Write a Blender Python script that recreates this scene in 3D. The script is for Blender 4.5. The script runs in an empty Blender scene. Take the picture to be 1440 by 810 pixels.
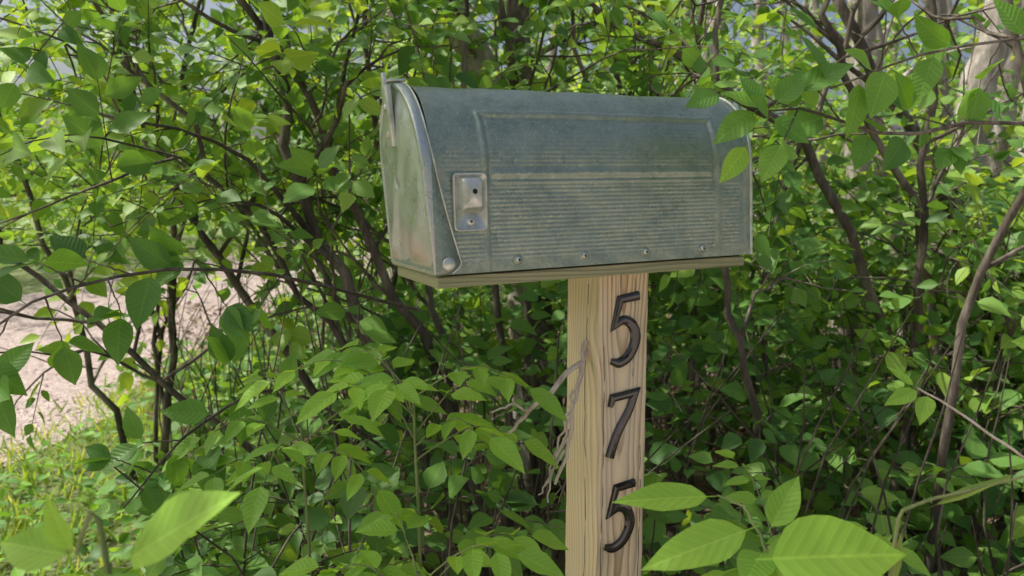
import bpy, math, numpy as np
from mathutils import Vector, Matrix
rng=np.random.default_rng(7)
sc=bpy.context.scene
sc.view_settings.view_transform='Standard'
sc.view_settings.look='None'
sc.view_settings.exposure=0
V=lambda *a: np.array(a,float)
def nrm(a): return a/np.maximum(np.linalg.norm(a,axis=-1,keepdims=True),1e-9)

# ---------------------------------------------------------------- materials
def mat(name):
    m=bpy.data.materials.new(name); m.use_nodes=True
    nt=m.node_tree; nt.nodes.clear()
    out=nt.nodes.new('ShaderNodeOutputMaterial')
    return m,nt,out
def N(nt,t,**k):
    n=nt.nodes.new(t)
    for a,b in k.items():
        setattr(n,a,b)
    return n
def ramp(nt,src,stops):
    r=nt.nodes.new('ShaderNodeValToRGB')
    el=r.color_ramp.elements
    while len(el)<len(stops): el.new(.5)
    for e,(p,c) in zip(el,stops):
        e.position=p; e.color=(*c,1) if len(c)==3 else c
    nt.links.new(src,r.inputs[0]); return r
def math_(nt,op,a,b=None,c=None):
    n=nt.nodes.new('ShaderNodeMath'); n.operation=op
    for i,x in enumerate((a,b,c)):
        if x is None: continue
        if isinstance(x,(int,float)): n.inputs[i].default_value=x
        else: nt.links.new(x,n.inputs[i])
    return n.outputs[0]
def mixc(nt,f,a,b,mode='MIX'):
    n=nt.nodes.new('ShaderNodeMix'); n.data_type='RGBA'; n.blend_type=mode
    for s,x in ((n.inputs[0],f),(n.inputs[6],a),(n.inputs[7],b)):
        if isinstance(x,(int,float)): s.default_value=x
        elif isinstance(x,tuple): s.default_value=(*x,1)
        else: nt.links.new(x,s)
    return n.outputs[2]
def bump(nt,h,strength,dist,normal=None):
    b=N(nt,'ShaderNodeBump'); b.inputs['Strength'].default_value=strength; b.inputs['Distance'].default_value=dist
    nt.links.new(h,b.inputs['Height'])
    if normal is not None: nt.links.new(normal,b.inputs['Normal'])
    return b.outputs[0]

def leaf_mat(name,stops,trans=0.38,tboost=1.0,rough=.45,veins=1):
    m,nt,out=mat(name)
    at=N(nt,'ShaderNodeAttribute',attribute_name='tint')
    r=ramp(nt,at.outputs['Fac'],stops)
    col=r.outputs[0]
    if veins:
        pr=N(nt,'ShaderNodeBsdfPrincipled')
        tc=N(nt,'ShaderNodeTexCoord')
        sp=N(nt,'ShaderNodeSeparateXYZ'); nt.links.new(tc.outputs['UV'],sp.inputs[0])
        au=math_(nt,'ABSOLUTE',math_(nt,'SUBTRACT',sp.outputs[0],.5))
        mid=math_(nt,'LESS_THAN',au,.022)
        ph=math_(nt,'FRACT',math_(nt,'MULTIPLY',math_(nt,'SUBTRACT',sp.outputs[1],math_(nt,'MULTIPLY',au,.42)),10.0))
        tri=math_(nt,'ABSOLUTE',math_(nt,'SUBTRACT',ph,.5))
        side=math_(nt,'LESS_THAN',tri,.06)
        v=math_(nt,'MAXIMUM',mid,math_(nt,'MULTIPLY',side,.55))
        if veins==2:
            nz=N(nt,'ShaderNodeTexNoise'); nz.inputs['Scale'].default_value=45; nz.inputs['Detail'].default_value=3
            nt.links.new(tc.outputs['Object'],nz.inputs['Vector'])
            col=mixc(nt,math_(nt,'MULTIPLY',nz.outputs['Fac'],.5),col,mixc(nt,1.0,col,(.6,.72,.6),'MULTIPLY'))
            hb=math_(nt,'ADD',math_(nt,'MULTIPLY',tri,1.0),math_(nt,'MULTIPLY',mid,-.5))
            nt.links.new(bump(nt,hb,.5,.002),pr.inputs['Normal'])
        col=mixc(nt,math_(nt,'MULTIPLY',v,.5),col,mixc(nt,1.0,col,(1.6,1.4,1.6),'MULTIPLY'))
        nt.links.new(col,pr.inputs['Base Color'])
        pr.inputs['Roughness'].default_value=rough
        pr.inputs['Specular IOR Level'].default_value=.33
    else:
        pr=N(nt,'ShaderNodeBsdfDiffuse'); nt.links.new(col,pr.inputs['Color'])
    tr=N(nt,'ShaderNodeBsdfTranslucent')
    tcol=mixc(nt,1.0,col,(2.1*tboost,1.75*tboost,.6*tboost),'MULTIPLY')
    nt.links.new(tcol,tr.inputs['Color'])
    mx=N(nt,'ShaderNodeMixShader'); mx.inputs[0].default_value=trans
    nt.links.new(pr.outputs[0],mx.inputs[1]); nt.links.new(tr.outputs[0],mx.inputs[2])
    nt.links.new(mx.outputs[0],out.inputs[0])
    return m
LEAF=leaf_mat('leaf_green',[(0,(.060,.155,.038)),(.3,(.105,.24,.05)),(.65,(.165,.335,.062)),(1,(.30,.47,.075))],trans=.38,rough=.5)
LEAF_NEAR=leaf_mat('leaf_fresh',[(0,(.06,.165,.042)),(.5,(.16,.35,.062)),(1,(.34,.60,.08))],trans=.38,veins=2)
LEAF_FAR=leaf_mat('leaf_far',[(0,(.10,.22,.055)),(.5,(.21,.39,.08)),(1,(.38,.54,.11))],trans=.42,veins=0)  # brightened greens put the light haze of the distance into the colour
LITTER=leaf_mat('leaf_litter',[(0,(.10,.07,.045)),(.5,(.22,.16,.11)),(1,(.38,.3,.22))],trans=.05,rough=.8,veins=0)
GRASS=leaf_mat('grass_blade',[(0,(.12,.24,.06)),(.5,(.21,.35,.08)),(1,(.42,.45,.19))],trans=.4,veins=0)

def bark_mat(name,c0,c1,c2,scale=1.0):
    m,nt,out=mat(name)
    tc=N(nt,'ShaderNodeTexCoord'); mp=N(nt,'ShaderNodeMapping'); mp.inputs['Scale'].default_value=(30*scale,30*scale,7*scale)
    nt.links.new(tc.outputs['Object'],mp.inputs[0])
    a=N(nt,'ShaderNodeTexNoise'); a.inputs['Scale'].default_value=1; a.inputs['Detail'].default_value=6; a.inputs['Roughness'].default_value=.65
    nt.links.new(mp.outputs[0],a.inputs['Vector'])
    b=N(nt,'ShaderNodeTexNoise'); b.inputs['Scale'].default_value=4; nt.links.new(tc.outputs['Object'],b.inputs['Vector'])
    f=math_(nt,'ADD',math_(nt,'MULTIPLY',a.outputs['Fac'],.6),math_(nt,'MULTIPLY',b.outputs['Fac'],.4))
    r=ramp(nt,f,[(.36,c0),(.5,c1),(.62,c2)])
    p=N(nt,'ShaderNodeBsdfPrincipled'); p.inputs['Roughness'].default_value=.85
    nt.links.new(r.outputs[0],p.inputs['Base Color'])
    nt.links.new(bump(nt,a.outputs['Fac'],.9,.012),p.inputs['Normal'])
    nt.links.new(p.outputs[0],out.inputs[0]); return m
BARK=bark_mat('bark_shrub',(.035,.03,.023),(.10,.082,.062),(.24,.21,.165))
BARK_T=bark_mat('bark_tree',(.15,.13,.11),(.34,.31,.265),(.56,.53,.47))
STEMG=bark_mat('green_stem',(.10,.14,.05),(.18,.24,.08),(.28,.3,.13))
DEADW=bark_mat('dead_wood',(.4,.33,.24),(.62,.55,.44),(.78,.72,.62),2)

def metal_mat():
    m,nt,out=mat('galvanized_steel')
    tc=N(nt,'ShaderNodeTexCoord')
    vo=N(nt,'ShaderNodeTexVoronoi'); vo.inputs['Scale'].default_value=120; nt.links.new(tc.outputs['Object'],vo.inputs['Vector'])
    n1=N(nt,'ShaderNodeTexNoise'); n1.inputs['Scale'].default_value=16; n1.inputs['Detail'].default_value=9; n1.inputs['Roughness'].default_value=.7; nt.links.new(tc.outputs['Object'],n1.inputs['Vector'])
    n2=N(nt,'ShaderNodeTexNoise'); n2.inputs['Scale'].default_value=260; n2.inputs['Detail'].default_value=3; nt.links.new(tc.outputs['Object'],n2.inputs['Vector'])
    base=ramp(nt,n1.outputs['Fac'],[(.3,(.19,.25,.20)),(.5,(.24,.31,.25)),(.7,(.31,.385,.315))]).outputs[0]
    sep=N(nt,'ShaderNodeSeparateColor'); nt.links.new(vo.outputs['Color'],sep.inputs[0])
    base=mixc(nt,math_(nt,'MULTIPLY',sep.outputs[0],.5),base,(.34,.41,.34))
    sp=ramp(nt,n2.outputs['Fac'],[(.56,(0,0,0)),(.68,(1,1,1))]).outputs[0]
    base=mixc(nt,math_(nt,'MULTIPLY',sp,.4),base,(.50,.57,.49))
    mp=N(nt,'ShaderNodeMapping'); mp.inputs['Scale'].default_value=(60,60,6); nt.links.new(tc.outputs['Object'],mp.inputs[0])
    n3=N(nt,'ShaderNodeTexNoise'); n3.inputs['Scale'].default_value=1; n3.inputs['Detail'].default_value=5; nt.links.new(mp.outputs[0],n3.inputs['Vector'])
    st=ramp(nt,n3.outputs['Fac'],[(.5,(0,0,0)),(.75,(1,1,1))]).outputs[0]
    base=mixc(nt,math_(nt,'MULTIPLY',st,.2),base,(.13,.18,.12))
    so=N(nt,'ShaderNodeSeparateXYZ'); nt.links.new(tc.outputs['Object'],so.inputs[0])
    door=math_(nt,'LESS_THAN',so.outputs[0],-.001)
    base=mixc(nt,math_(nt,'MULTIPLY',door,.65),base,(.60,.66,.63))
    low=math_(nt,'MULTIPLY',door,ramp(nt,so.outputs[2],[(.02,(1,1,1)),(.07,(0,0,0))]).outputs[0])
    rn=ramp(nt,n1.outputs['Fac'],[(.42,(0,0,0)),(.56,(1,1,1))]).outputs[0]
    base=mixc(nt,math_(nt,'MULTIPLY',math_(nt,'MULTIPLY',low,rn),.6),base,(.66,.45,.38))
    p=N(nt,'ShaderNodeBsdfPrincipled'); nt.links.new(base,p.inputs['Base Color'])
    nt.links.new(math_(nt,'ADD',math_(nt,'MULTIPLY',door,.2),.55),p.inputs['Metallic'])
    ro=math_(nt,'ADD',math_(nt,'MULTIPLY',n1.outputs['Fac'],.25),math_(nt,'ADD',math_(nt,'MULTIPLY',sep.outputs[1],.12),.15))
    nt.links.new(ro,p.inputs['Roughness'])
    b1=bump(nt,n2.outputs['Fac'],.15,.0006)
    b2=bump(nt,n1.outputs['Fac'],.4,.004,b1)
    nt.links.new(b2,p.inputs['Normal'])
    nt.links.new(p.outputs[0],out.inputs[0]); return m
METAL=metal_mat()
def simple(name,c,rough=.5,metal=0,spec=.5,nscale=60,c2=None):
    m,nt,out=mat(name); p=N(nt,'ShaderNodeBsdfPrincipled')
    p.inputs['Roughness'].default_value=rough; p.inputs['Metallic'].default_value=metal; p.inputs['Specular IOR Level'].default_value=spec
    tc=N(nt,'ShaderNodeTexCoord'); n1=N(nt,'ShaderNodeTexNoise'); n1.inputs['Scale'].default_value=nscale; n1.inputs['Detail'].default_value=6
    nt.links.new(tc.outputs['Object'],n1.inputs['Vector'])
    r=ramp(nt,n1.outputs['Fac'],[(.35,c),(.65,c2 or c)]); nt.links.new(r.outputs[0],p.inputs['Base Color'])
    nt.links.new(bump(nt,n1.outputs['Fac'],.3,.0008),p.inputs['Normal'])
    nt.links.new(p.outputs[0],out.inputs[0]); return m
CAST=simple('bracket_metal',(.42,.46,.40),.34,.6,c2=(.64,.68,.61))
DARK=simple('dark_hole',(.01,.01,.01),.8)
BLACK=simple('black_gloss_number',(.006,.007,.008),.07,0,.9,c2=(.012,.012,.012))

def wood_mat(name,light,mid,dark,grey,cx=.02,cy=-.055,slope=.05,freq=130,greyamt=.4,axis='Z'):
    """growth rings around a slanted pith line: straight on one face, cathedral arches on the other"""
    m,nt,out=mat(name)
    tc=N(nt,'ShaderNodeTexCoord'); s=N(nt,'ShaderNodeSeparateXYZ'); nt.links.new(tc.outputs['Object'],s.inputs[0])
    if axis=='Z': X_,Y_,L_=s.outputs[0],s.outputs[1],s.outputs[2]
    else: X_,Y_,L_=s.outputs[2],s.outputs[1],s.outputs[0]
    mw=N(nt,'ShaderNodeMapping'); mw.inputs['Scale'].default_value=(9,9,2.6) if axis=='Z' else (2.2,9,9)
    nt.links.new(tc.outputs['Object'],mw.inputs[0])
    wn=N(nt,'ShaderNodeTexNoise'); wn.inputs['Scale'].default_value=1; wn.inputs['Detail'].default_value=2; nt.links.new(mw.outputs[0],wn.inputs['Vector'])
    px=math_(nt,'SUBTRACT',X_,cx)
    py=math_(nt,'SUBTRACT',Y_,math_(nt,'ADD',math_(nt,'MULTIPLY',L_,slope),cy))
    d=math_(nt,'SQRT',math_(nt,'ADD',math_(nt,'MULTIPLY',px,px),math_(nt,'MULTIPLY',py,py)))
    d=math_(nt,'ADD',d,math_(nt,'MULTIPLY',wn.outputs['Fac'],.05))
    fr=math_(nt,'FRACT',math_(nt,'MULTIPLY',d,freq))
    m2=N(nt,'ShaderNodeMapping'); m2.inputs['Scale'].default_value=(500,500,9) if axis=='Z' else (9,500,500)
    nt.links.new(tc.outputs['Object'],m2.inputs[0])
    f=N(nt,'ShaderNodeTexNoise'); f.inputs['Scale'].default_value=1; f.inputs['Detail'].default_value=5; nt.links.new(m2.outputs[0],f.inputs['Vector'])
    m3=N(nt,'ShaderNodeMapping'); m3.inputs['Scale'].default_value=(40,40,3) if axis=='Z' else (3,40,40)
    nt.links.new(tc.outputs['Object'],m3.inputs[0])
    g=N(nt,'ShaderNodeTexNoise'); g.inputs['Scale'].default_value=1; g.inputs['Detail'].default_value=6; nt.links.new(m3.outputs[0],g.inputs['Vector'])
    c=ramp(nt,fr,[(0,light),(.45,mid),(.86,dark),(1,light)]).outputs[0]
    c=mixc(nt,math_(nt,'MULTIPLY',f.outputs['Fac'],.5),c,mixc(nt,1.0,c,(.6,.54,.47),'MULTIPLY'))
    gr=ramp(nt,g.outputs['Fac'],[(.42,(0,0,0)),(.62,(1,1,1))]).outputs[0]
    c=mixc(nt,math_(nt,'MULTIPLY',gr,greyamt),c,grey)
    # left face painted paler to stand for its brighter light
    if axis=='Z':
        lit_face=math_(nt,'LESS_THAN',X_,.0012)
        c=mixc(nt,math_(nt,'MULTIPLY',lit_face,.45),c,light)
    m4=N(nt,'ShaderNodeMapping'); m4.inputs['Scale'].default_value=(260,260,5) if axis=='Z' else (5,260,260)
    nt.links.new(tc.outputs['Object'],m4.inputs[0])
    k=N(nt,'ShaderNodeTexNoise'); k.inputs['Scale'].default_value=1; k.inputs['Detail'].default_value=3; nt.links.new(m4.outputs[0],k.inputs['Vector'])
    slit=ramp(nt,k.outputs['Fac'],[(.67,(0,0,0)),(.73,(1,1,1))]).outputs[0]
    c=mixc(nt,math_(nt,'MULTIPLY',slit,.55),c,(.16,.12,.08))
    p=N(nt,'ShaderNodeBsdfPrincipled'); p.inputs['Roughness'].default_value=.75
    nt.links.new(c,p.inputs['Base Color'])
    h=math_(nt,'SUBTRACT',math_(nt,'ADD',math_(nt,'MULTIPLY',fr,-.6),f.outputs['Fac']),slit)
    nt.links.new(bump(nt,h,.6,.0014),p.inputs['Normal'])
    nt.links.new(p.outputs[0],out.inputs[0]); return m
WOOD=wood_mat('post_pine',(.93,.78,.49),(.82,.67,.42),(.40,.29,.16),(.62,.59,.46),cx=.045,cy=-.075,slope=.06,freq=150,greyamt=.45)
BOARD=wood_mat('weathered_board',(.46,.45,.25),(.36,.36,.20),(.18,.18,.10),(.26,.31,.17),cx=.03,cy=-.05,slope=.02,freq=200,greyamt=.6,axis='X')

# ---------------------------------------------------------------- mesh helpers
def fast_mesh(name,verts,quads,material,uv=None,tint=None,smooth=True,parent=None):
    me=bpy.data.meshes.new(name)
    nv=len(verts); nf=len(quads)
    me.vertices.add(nv); me.vertices.foreach_set('co',np.ascontiguousarray(verts,dtype=np.float32).ravel())
    me.loops.add(nf*4); me.loops.foreach_set('vertex_index',np.ascontiguousarray(quads,dtype=np.int32).ravel())
    me.polygons.add(nf); me.polygons.foreach_set('loop_start',np.arange(0,nf*4,4,dtype=np.int32))
    me.update(calc_edges=True)
    if smooth: me.polygons.foreach_set('use_smooth',np.ones(nf,dtype=bool))
    if uv is not None:
        l=me.uv_layers.new(name='UVMap'); l.data.foreach_set('uv',uv[quads.ravel()].astype(np.float32).ravel())
    if tint is not None:
        a=me.attributes.new('tint','FLOAT','POINT'); a.data.foreach_set('value',tint.astype(np.float32))
    me.materials.append(material)
    ob=bpy.data.objects.new(name,me); sc.collection.objects.link(ob)
    if parent is not None: ob.parent=parent
    return ob
def empty(name,loc=(0,0,0)):
    e=bpy.data.objects.new(name,None); e.location=loc; e.empty_display_size=.1
    sc.collection.objects.link(e); return e

SEC={'hi':(np.array([0,.06,.12,.16,.24,.34,.45,.56,.67,.77,.86,.93,1.0]),np.array([.03,.03,.035,.3,.72,.95,1,.95,.8,.6,.37,.17,.01])),
     'mid':(np.array([0,.12,.2,.38,.6,.82,1.0]),np.array([.03,.03,.5,1,.9,.45,.01])),
     'lo':(np.array([0,.2,.5,.8,1.0]),np.array([.03,.6,1,.55,.02])),
     'blade':(np.array([0,.3,.65,1.0]),np.array([.8,1,.7,.02]))}
class Leaves:
    def __init__(s): s.d=[]
    def add(s,P,D,Nn,L,W,T,curl=None,fold=None):
        n=len(P)
        if curl is None: curl=rng.normal(-.18,.14,n)
        if fold is None: fold=rng.normal(.25,.18,n)
        s.d.append((P,D,Nn,L,W,T,curl,fold))
    def arrays(s):
        return [np.concatenate([x[i] for x in s.d]) for i in range(8)]
    def build(s,name,material,lod='mid',cols=3,parent=None,wavy=0.0):
        P,D,Nn,L,W,T,curl,fold=s.arrays()
        t,w=SEC[lod]; cc=np.linspace(-1,1,cols)
        D=nrm(D); S=nrm(np.cross(Nn,D)); U=np.cross(D,S)
        n=len(P); ns=len(t)
        tt=np.repeat(t,cols); ww=np.repeat(w,cols); c=np.tile(cc,ns)
        ly=(c*ww*.5)[None,:]*W[:,None]
        lz=fold[:,None]*np.abs(ly)+curl[:,None]*(tt**2)[None,:]*L[:,None]
        if wavy>0:
            ph=rng.uniform(0,6,n)[:,None]
            lz=lz+wavy*L[:,None]*np.sin(tt[None,:]*14+ph+c[None,:]*1.5)*np.abs(c)[None,:]*ww[None,:]
        lx=tt[None,:]*L[:,None]
        verts=P[:,None,:]+lx[...,None]*D[:,None,:]+ly[...,None]*S[:,None,:]+lz[...,None]*U[:,None,:]
        q=[]
        for i in range(ns-1):
            for j in range(cols-1):
                a=i*cols+j; q.append((a,a+1,a+cols+1,a+cols))
        q=np.array(q)
        quads=(q[None]+(np.arange(n)*ns*cols)[:,None,None]).reshape(-1,4)
        uv=np.stack([c*.5*np.maximum(.2,ww)+.5,tt],1); uv=np.tile(uv,(n,1))
        return fast_mesh(name,verts.reshape(-1,3),quads,material,uv,np.repeat(T,ns*cols),True,parent)
class Tubes:
    def __init__(s): s.v=[];s.q=[];s.n=0
    def add(s,P,R,sides=3):
        P=np.asarray(P,float); R=np.asarray(R,float)
        if P.ndim==2: P=P[None];R=R[None]
        n,K,_=P.shape
        T=nrm(np.gradient(P,axis=1)); m=np.abs(T.mean(1)); ref=np.eye(3)[np.argmin(m,axis=1)][:,None,:]
        n1=nrm(np.cross(T,np.broadcast_to(ref,T.shape))); n2=np.cross(T,n1)
        a=np.arange(sides)/sides*2*np.pi
        v=P[:,:,None,:]+R[:,:,None,None]*(np.cos(a)[None,None,:,None]*n1[:,:,None,:]+np.sin(a)[None,None,:,None]*n2[:,:,None,:])
        q=[]
        for i in range(K-1):
            for j in range(sides):
                j2=(j+1)%sides; q.append((i*sides+j,i*sides+j2,(i+1)*sides+j2,(i+1)*sides+j))
        q=np.array(q); q=(q[None]+(np.arange(n)*K*sides)[:,None,None]).reshape(-1,4)+s.n
        s.v.append(v.reshape(-1,3)); s.q.append(q); s.n+=n*K*sides
    def build(s,name,material,parent=None):
        return fast_mesh(name,np.concatenate(s.v),np.concatenate(s.q),material,None,None,True,parent)

def spline(ctrl,K,jit=0.0):
    c=np.asarray(ctrl,float); n=len(c)
    if n==2: c=np.array([c[0],(c[0]+c[1])/2,c[1]]); n=3
    p=np.vstack([2*c[0]-c[1],c,2*c[-1]-c[-2]])
    out=[]
    for t in np.linspace(0,n-1-1e-6,K):
        i=int(t);f=t-i;a,b,cc,d=p[i:i+4]
        out.append(.5*((2*b)+(-a+cc)*f+(2*a-5*b+4*cc-d)*f*f+(-a+3*b-3*cc+d)*f**3))
    out=np.array(out)
    if jit: 
        j=rng.normal(0,jit,out.shape); j[0]=0; out=out+j
    return out

def twigs(LV,TB,B,D,Ln,nl,size,tint=(.2,.8),face=.55,wr=.6,rad=.0016,sides=3):
    n=len(B); D=nrm(D)
    side=nrm(np.cross(D,np.array([0,0,1.]))+rng.normal(0,.25,(n,3)))
    K=4; tk=np.linspace(0,1,K)
    droop=rng.uniform(.05,.35,n)
    def at(t): return B+D*(Ln*t)[:,None]+np.stack([0*t,0*t,-droop*Ln*t*t],1)
    if TB is not None:
        P=np.stack([at(np.full(n,t)) for t in tk],1)
        TB.add(P,np.tile(rad*np.array([1.3,1,.8,.5]),(n,1)),sides)
    base=rng.uniform(tint[0],tint[1],n); sz=rng.uniform(.65,1.25,n)
    for j in range(nl):
        t=np.full(n,(j+.7)/nl)+rng.normal(0,.03,n); t=np.clip(t,.02,1)
        sg=1 if j%2 else -1
        last=(j==nl-1)
        sd=side*sg*(.15 if last else .85)
        dd=nrm(D*(.5+.4*t)[:,None]+sd+rng.normal(0,.28,(n,3))+np.array([0,0,-.18]))
        nn=nrm(np.array([0,-face,.8])+rng.normal(0,.48,(n,3)))
        L=size*sz*rng.uniform(.6,1.2,n)
        LV.add(at(t),dd,nn,L,L*wr*rng.uniform(.8,1.15,n),np.clip(base+rng.normal(0,.12,n),0,1))

def grow(stems,LV,TB,nc=9,clen=.9,gl=.45,tl=.28,nl=8,size=.055,tint=(.1,.8),t0=.25,ngc=3,face=.55,spread=.9,thin=1.0):
    Bs=[];Ds=[]
    for ctrl,r0,r1 in stems:
        P=spline(ctrl,18,.012); R=np.linspace(r0,r1,18); TB.add(P,R,8)
        T=nrm(np.gradient(P,axis=0))
        for t in np.linspace(t0,1,nc):
            i=min(17,int(t*17)); d=nrm(T[i]*.5+V(*(rng.normal(0,spread,2)),0)+V(0,0,.3))
            l=clen*rng.uniform(.5,1.1)*(1.15-.5*t)
            end=P[i]+d*l; mid=P[i]+d*l*.5+rng.normal(0,.05*l,3)+V(0,0,.06*l)
            if end[1]<1.35: continue
            C=spline([P[i],mid,end+V(0,0,-.08*l)],8,.006); TB.add(C,np.linspace(min(R[i]*.5,.014)+.001,.0022,8),5)
            CT=nrm(np.gradient(C,axis=0))
            for _ in range(2):
                k=rng.integers(2,8); Bs.append(C[k]); Ds.append(CT[k]*.5+rng.normal(0,.6,3))
            Bs.append(C[-1]);Ds.append(CT[-1])
            for g in range(ngc):
                k=rng.integers(1,7); gd=nrm(CT[k]*.6+rng.normal(0,.6,3)+V(0,0,.1)); ll=gl*rng.uniform(.5,1.1)
                G=spline([C[k],C[k]+gd*ll*.5+rng.normal(0,.03,3),C[k]+gd*ll],6,.004); TB.add(G,np.linspace(.0035,.0016,6),4)
                GT=nrm(np.gradient(G,axis=0))
                for kk in (2,4,5):
                    Bs.append(G[kk]);Ds.append(GT[kk]*.6+rng.normal(0,.5,3))
    if not Bs: return
    B=np.array(Bs);D=np.array(Ds)
    keep=~((B[:,1]<1.42)&(np.abs(B[:,0]-.15)<.62)&(B[:,2]>.8)&(B[:,2]<1.75))   # room around the mailbox
    keep&=~((B[:,1]<1.0))
    keep&=(B[:,2]<1.45+.27*B[:,1])|(rng.random(len(B))<.15)      # tops are open
    gap=(B[:,0]>.36*B[:,1])&(B[:,1]<3.6)&(B[:,2]>1.25)             # a clearing that shows the trunks on the right
    keep&=(~gap)|(rng.random(len(B))<.26)
    low=(B[:,0]<-.18*B[:,1])&(B[:,1]<6)&(B[:,2]<1.2-.09*B[:,1])&(B[:,2]>.35)   # thin, bare lower stems facing the road
    keep&=(~low)|(rng.random(len(B))<.35)
    keep&=rng.random(len(B))<thin
    B=B[keep];D=D[keep]
    if len(B): twigs(LV,TB,B,D,tl*rng.uniform(.6,1.2,len(B)),nl,size,tint,face)

def plant(name,stems,lm=None,bm=None,lod='mid',**k):
    e=empty(name); LV=Leaves();TB=Tubes()
    grow(stems,LV,TB,**k)
    TB.build('stems',bm or BARK,e)
    if LV.d: LV.build('leaves',lm or LEAF,lod,3,e)
    return e

# ---------------------------------------------------------------- camera
cam=bpy.data.cameras.new('camera'); co=bpy.data.objects.new('camera',cam); sc.collection.objects.link(co)
co.location=(0,0,1.2); co.rotation_euler=(math.radians(90-7.13),0,0)
cam.lens=26; cam.sensor_width=36; cam.clip_start=.02; cam.clip_end=2000
cam.dof.use_dof=True; cam.dof.focus_distance=1.05; cam.dof.aperture_fstop=7
sc.camera=co

# ---------------------------------------------------------------- light
w=bpy.data.worlds.new('World'); sc.world=w; w.use_nodes=True
nt=w.node_tree; bg=nt.nodes['Background']
sky=nt.nodes.new('ShaderNodeTexSky'); sky.sky_type='NISHITA'; sky.sun_disc=False
EL=math.radians(56); AZ=math.radians(-84)      # azimuth measured from +Y towards +X
sky.sun_elevation=EL; sky.sun_rotation=AZ; sky.air_density=1.0; sky.dust_density=7
nt.links.new(sky.outputs[0],bg.inputs[0]); bg.inputs[1].default_value=.15
sl=bpy.data.lights.new('sun','SUN'); sl.energy=5; sl.angle=math.radians(.6); sl.color=(1,.95,.86)
so=bpy.data.objects.new('sun',sl); sc.collection.objects.link(so)
sd=Vector((math.sin(AZ)*math.cos(EL),math.cos(AZ)*math.cos(EL),math.sin(EL)))
so.rotation_euler=sd.to_track_quat('Z','Y').to_euler(); so.location=(0,0,10)

# ---------------------------------------------------------------- mailbox
BL=.50; BW=.187; BH=.238; ZS=.128; INS=.005
def prof(n,grow_=0.0):
    """cross-section from near bottom over the arch to far bottom: (y,z), arc, outward normal"""
    a=[]
    for z in np.linspace(0,ZS,40,endpoint=False): a.append((INS*z/ZS,z))
    hw=BW/2-INS
    for th in np.linspace(0,math.pi,121): a.append((BW/2-hw*math.cos(th),ZS+(BH-ZS)*math.sin(th)))
    for z in np.linspace(ZS,0,41)[1:]: a.append((BW-INS*z/ZS,z))
    a=np.array(a); s=np.r_[0,np.cumsum(np.linalg.norm(np.diff(a,axis=0),axis=1))]
    q=np.linspace(0,s[-1],n); y=np.interp(q,s,a[:,0]); z=np.interp(q,s,a[:,1]); p=np.stack([y,z],1)
    t=nrm(np.gradient(p,axis=0)); nn=np.stack([-t[:,1],t[:,0]],1)
    return p+nn*grow_,q,nn
mb=empty('mailbox')
ROT=Matrix.Rotation(math.radians(25),4,'Z')@Matrix.Rotation(math.radians(-1.15),4,'Y')
mb.matrix_world=Matrix.Translation((-.0938,.904,1.102))@ROT

def grid_obj(name,G,material,parent,closed_j=False,solid=0):
    G=np.asarray(G); a,b,_=G.shape
    jj=b if closed_j else b-1
    I,J=np.meshgrid(np.arange(a-1),np.arange(jj),indexing='ij'); J2=(J+1)%b
    q=np.stack([I*b+J,I*b+J2,(I+1)*b+J2,(I+1)*b+J],-1).reshape(-1,4)
    ob=fast_mesh(name,G.reshape(-1,3),q,material,None,None,True,parent)
    if solid:
        md=ob.modifiers.new('s','SOLIDIFY'); md.thickness=solid; md.offset=-1
    return ob
NPf=420; NS=320
pp,arc,pn=prof(NPf)
tot=arc[-1]
ss=np.linspace(0,BL,NS)
S_,A_=np.meshgrid(ss,arc,indexing='ij')
Am=np.minimum(A_,tot-A_)
def sm(x,a,b): 
    t=np.clip((x-a)/(b-a),0,1); return t*t*(3-2*t)
def ridge(x,c,w): return np.exp(-((x-c)/w)**2)
off=np.zeros_like(S_)
top=.205
fs=np.minimum(S_-.070,.440-S_); fa=top-Am; dfr=np.minimum(fs,fa)
off+=.0022*ridge(dfr,0,.0028)*(.15+.85*sm(Am,.10,.125))
off-=.0010*sm(dfr,.002,.006)
off-=.0011*ridge(dfr,.0075,.0018)*(.15+.85*sm(Am,.10,.125))
off+=.0022*ridge(Am,.124,.0045)*sm(S_,.078,.086)*(1-sm(S_,.424,.432))
off+=.0010*ridge(Am,.113,.002)*sm(S_,.078,.086)*(1-sm(S_,.424,.432))
corr=np.sin(Am*2*math.pi/.0056)
off+=.00022*corr*sm(Am,.012,.018)*(1-sm(Am,top-.016,top-.012))*sm(S_,.012,.02)*(1-sm(S_,.475,.485))*(1-ridge(Am,.121,.009))*(1-ridge(fs,.0,.006))
off+=.0009*np.sin(S_*17+1)*np.sin(Am*21)+.0006*np.sin(S_*41+Am*33)+.0004*np.sin(S_*90+2*np.sin(Am*60))*np.sin(Am*95)
for _ in range(30):   # small dings
    cs,ca,rr,dp=rng.uniform(.02,.48),rng.uniform(.01,.29),rng.uniform(.004,.012),rng.uniform(-.0008,.0003)
    off+=dp*np.exp(-((S_-cs)**2+(A_-ca)**2)/rr**2)
off+=.0015*sm(S_,.488,.490)
G=np.zeros((NS,NPf,3)); G[...,0]=S_; G[...,1]=pp[None,:,0]+off*pn[None,:,0]; G[...,2]=pp[None,:,1]+off*pn[None,:,1]
grid_obj('body',G,METAL,mb,solid=.0012)
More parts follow.
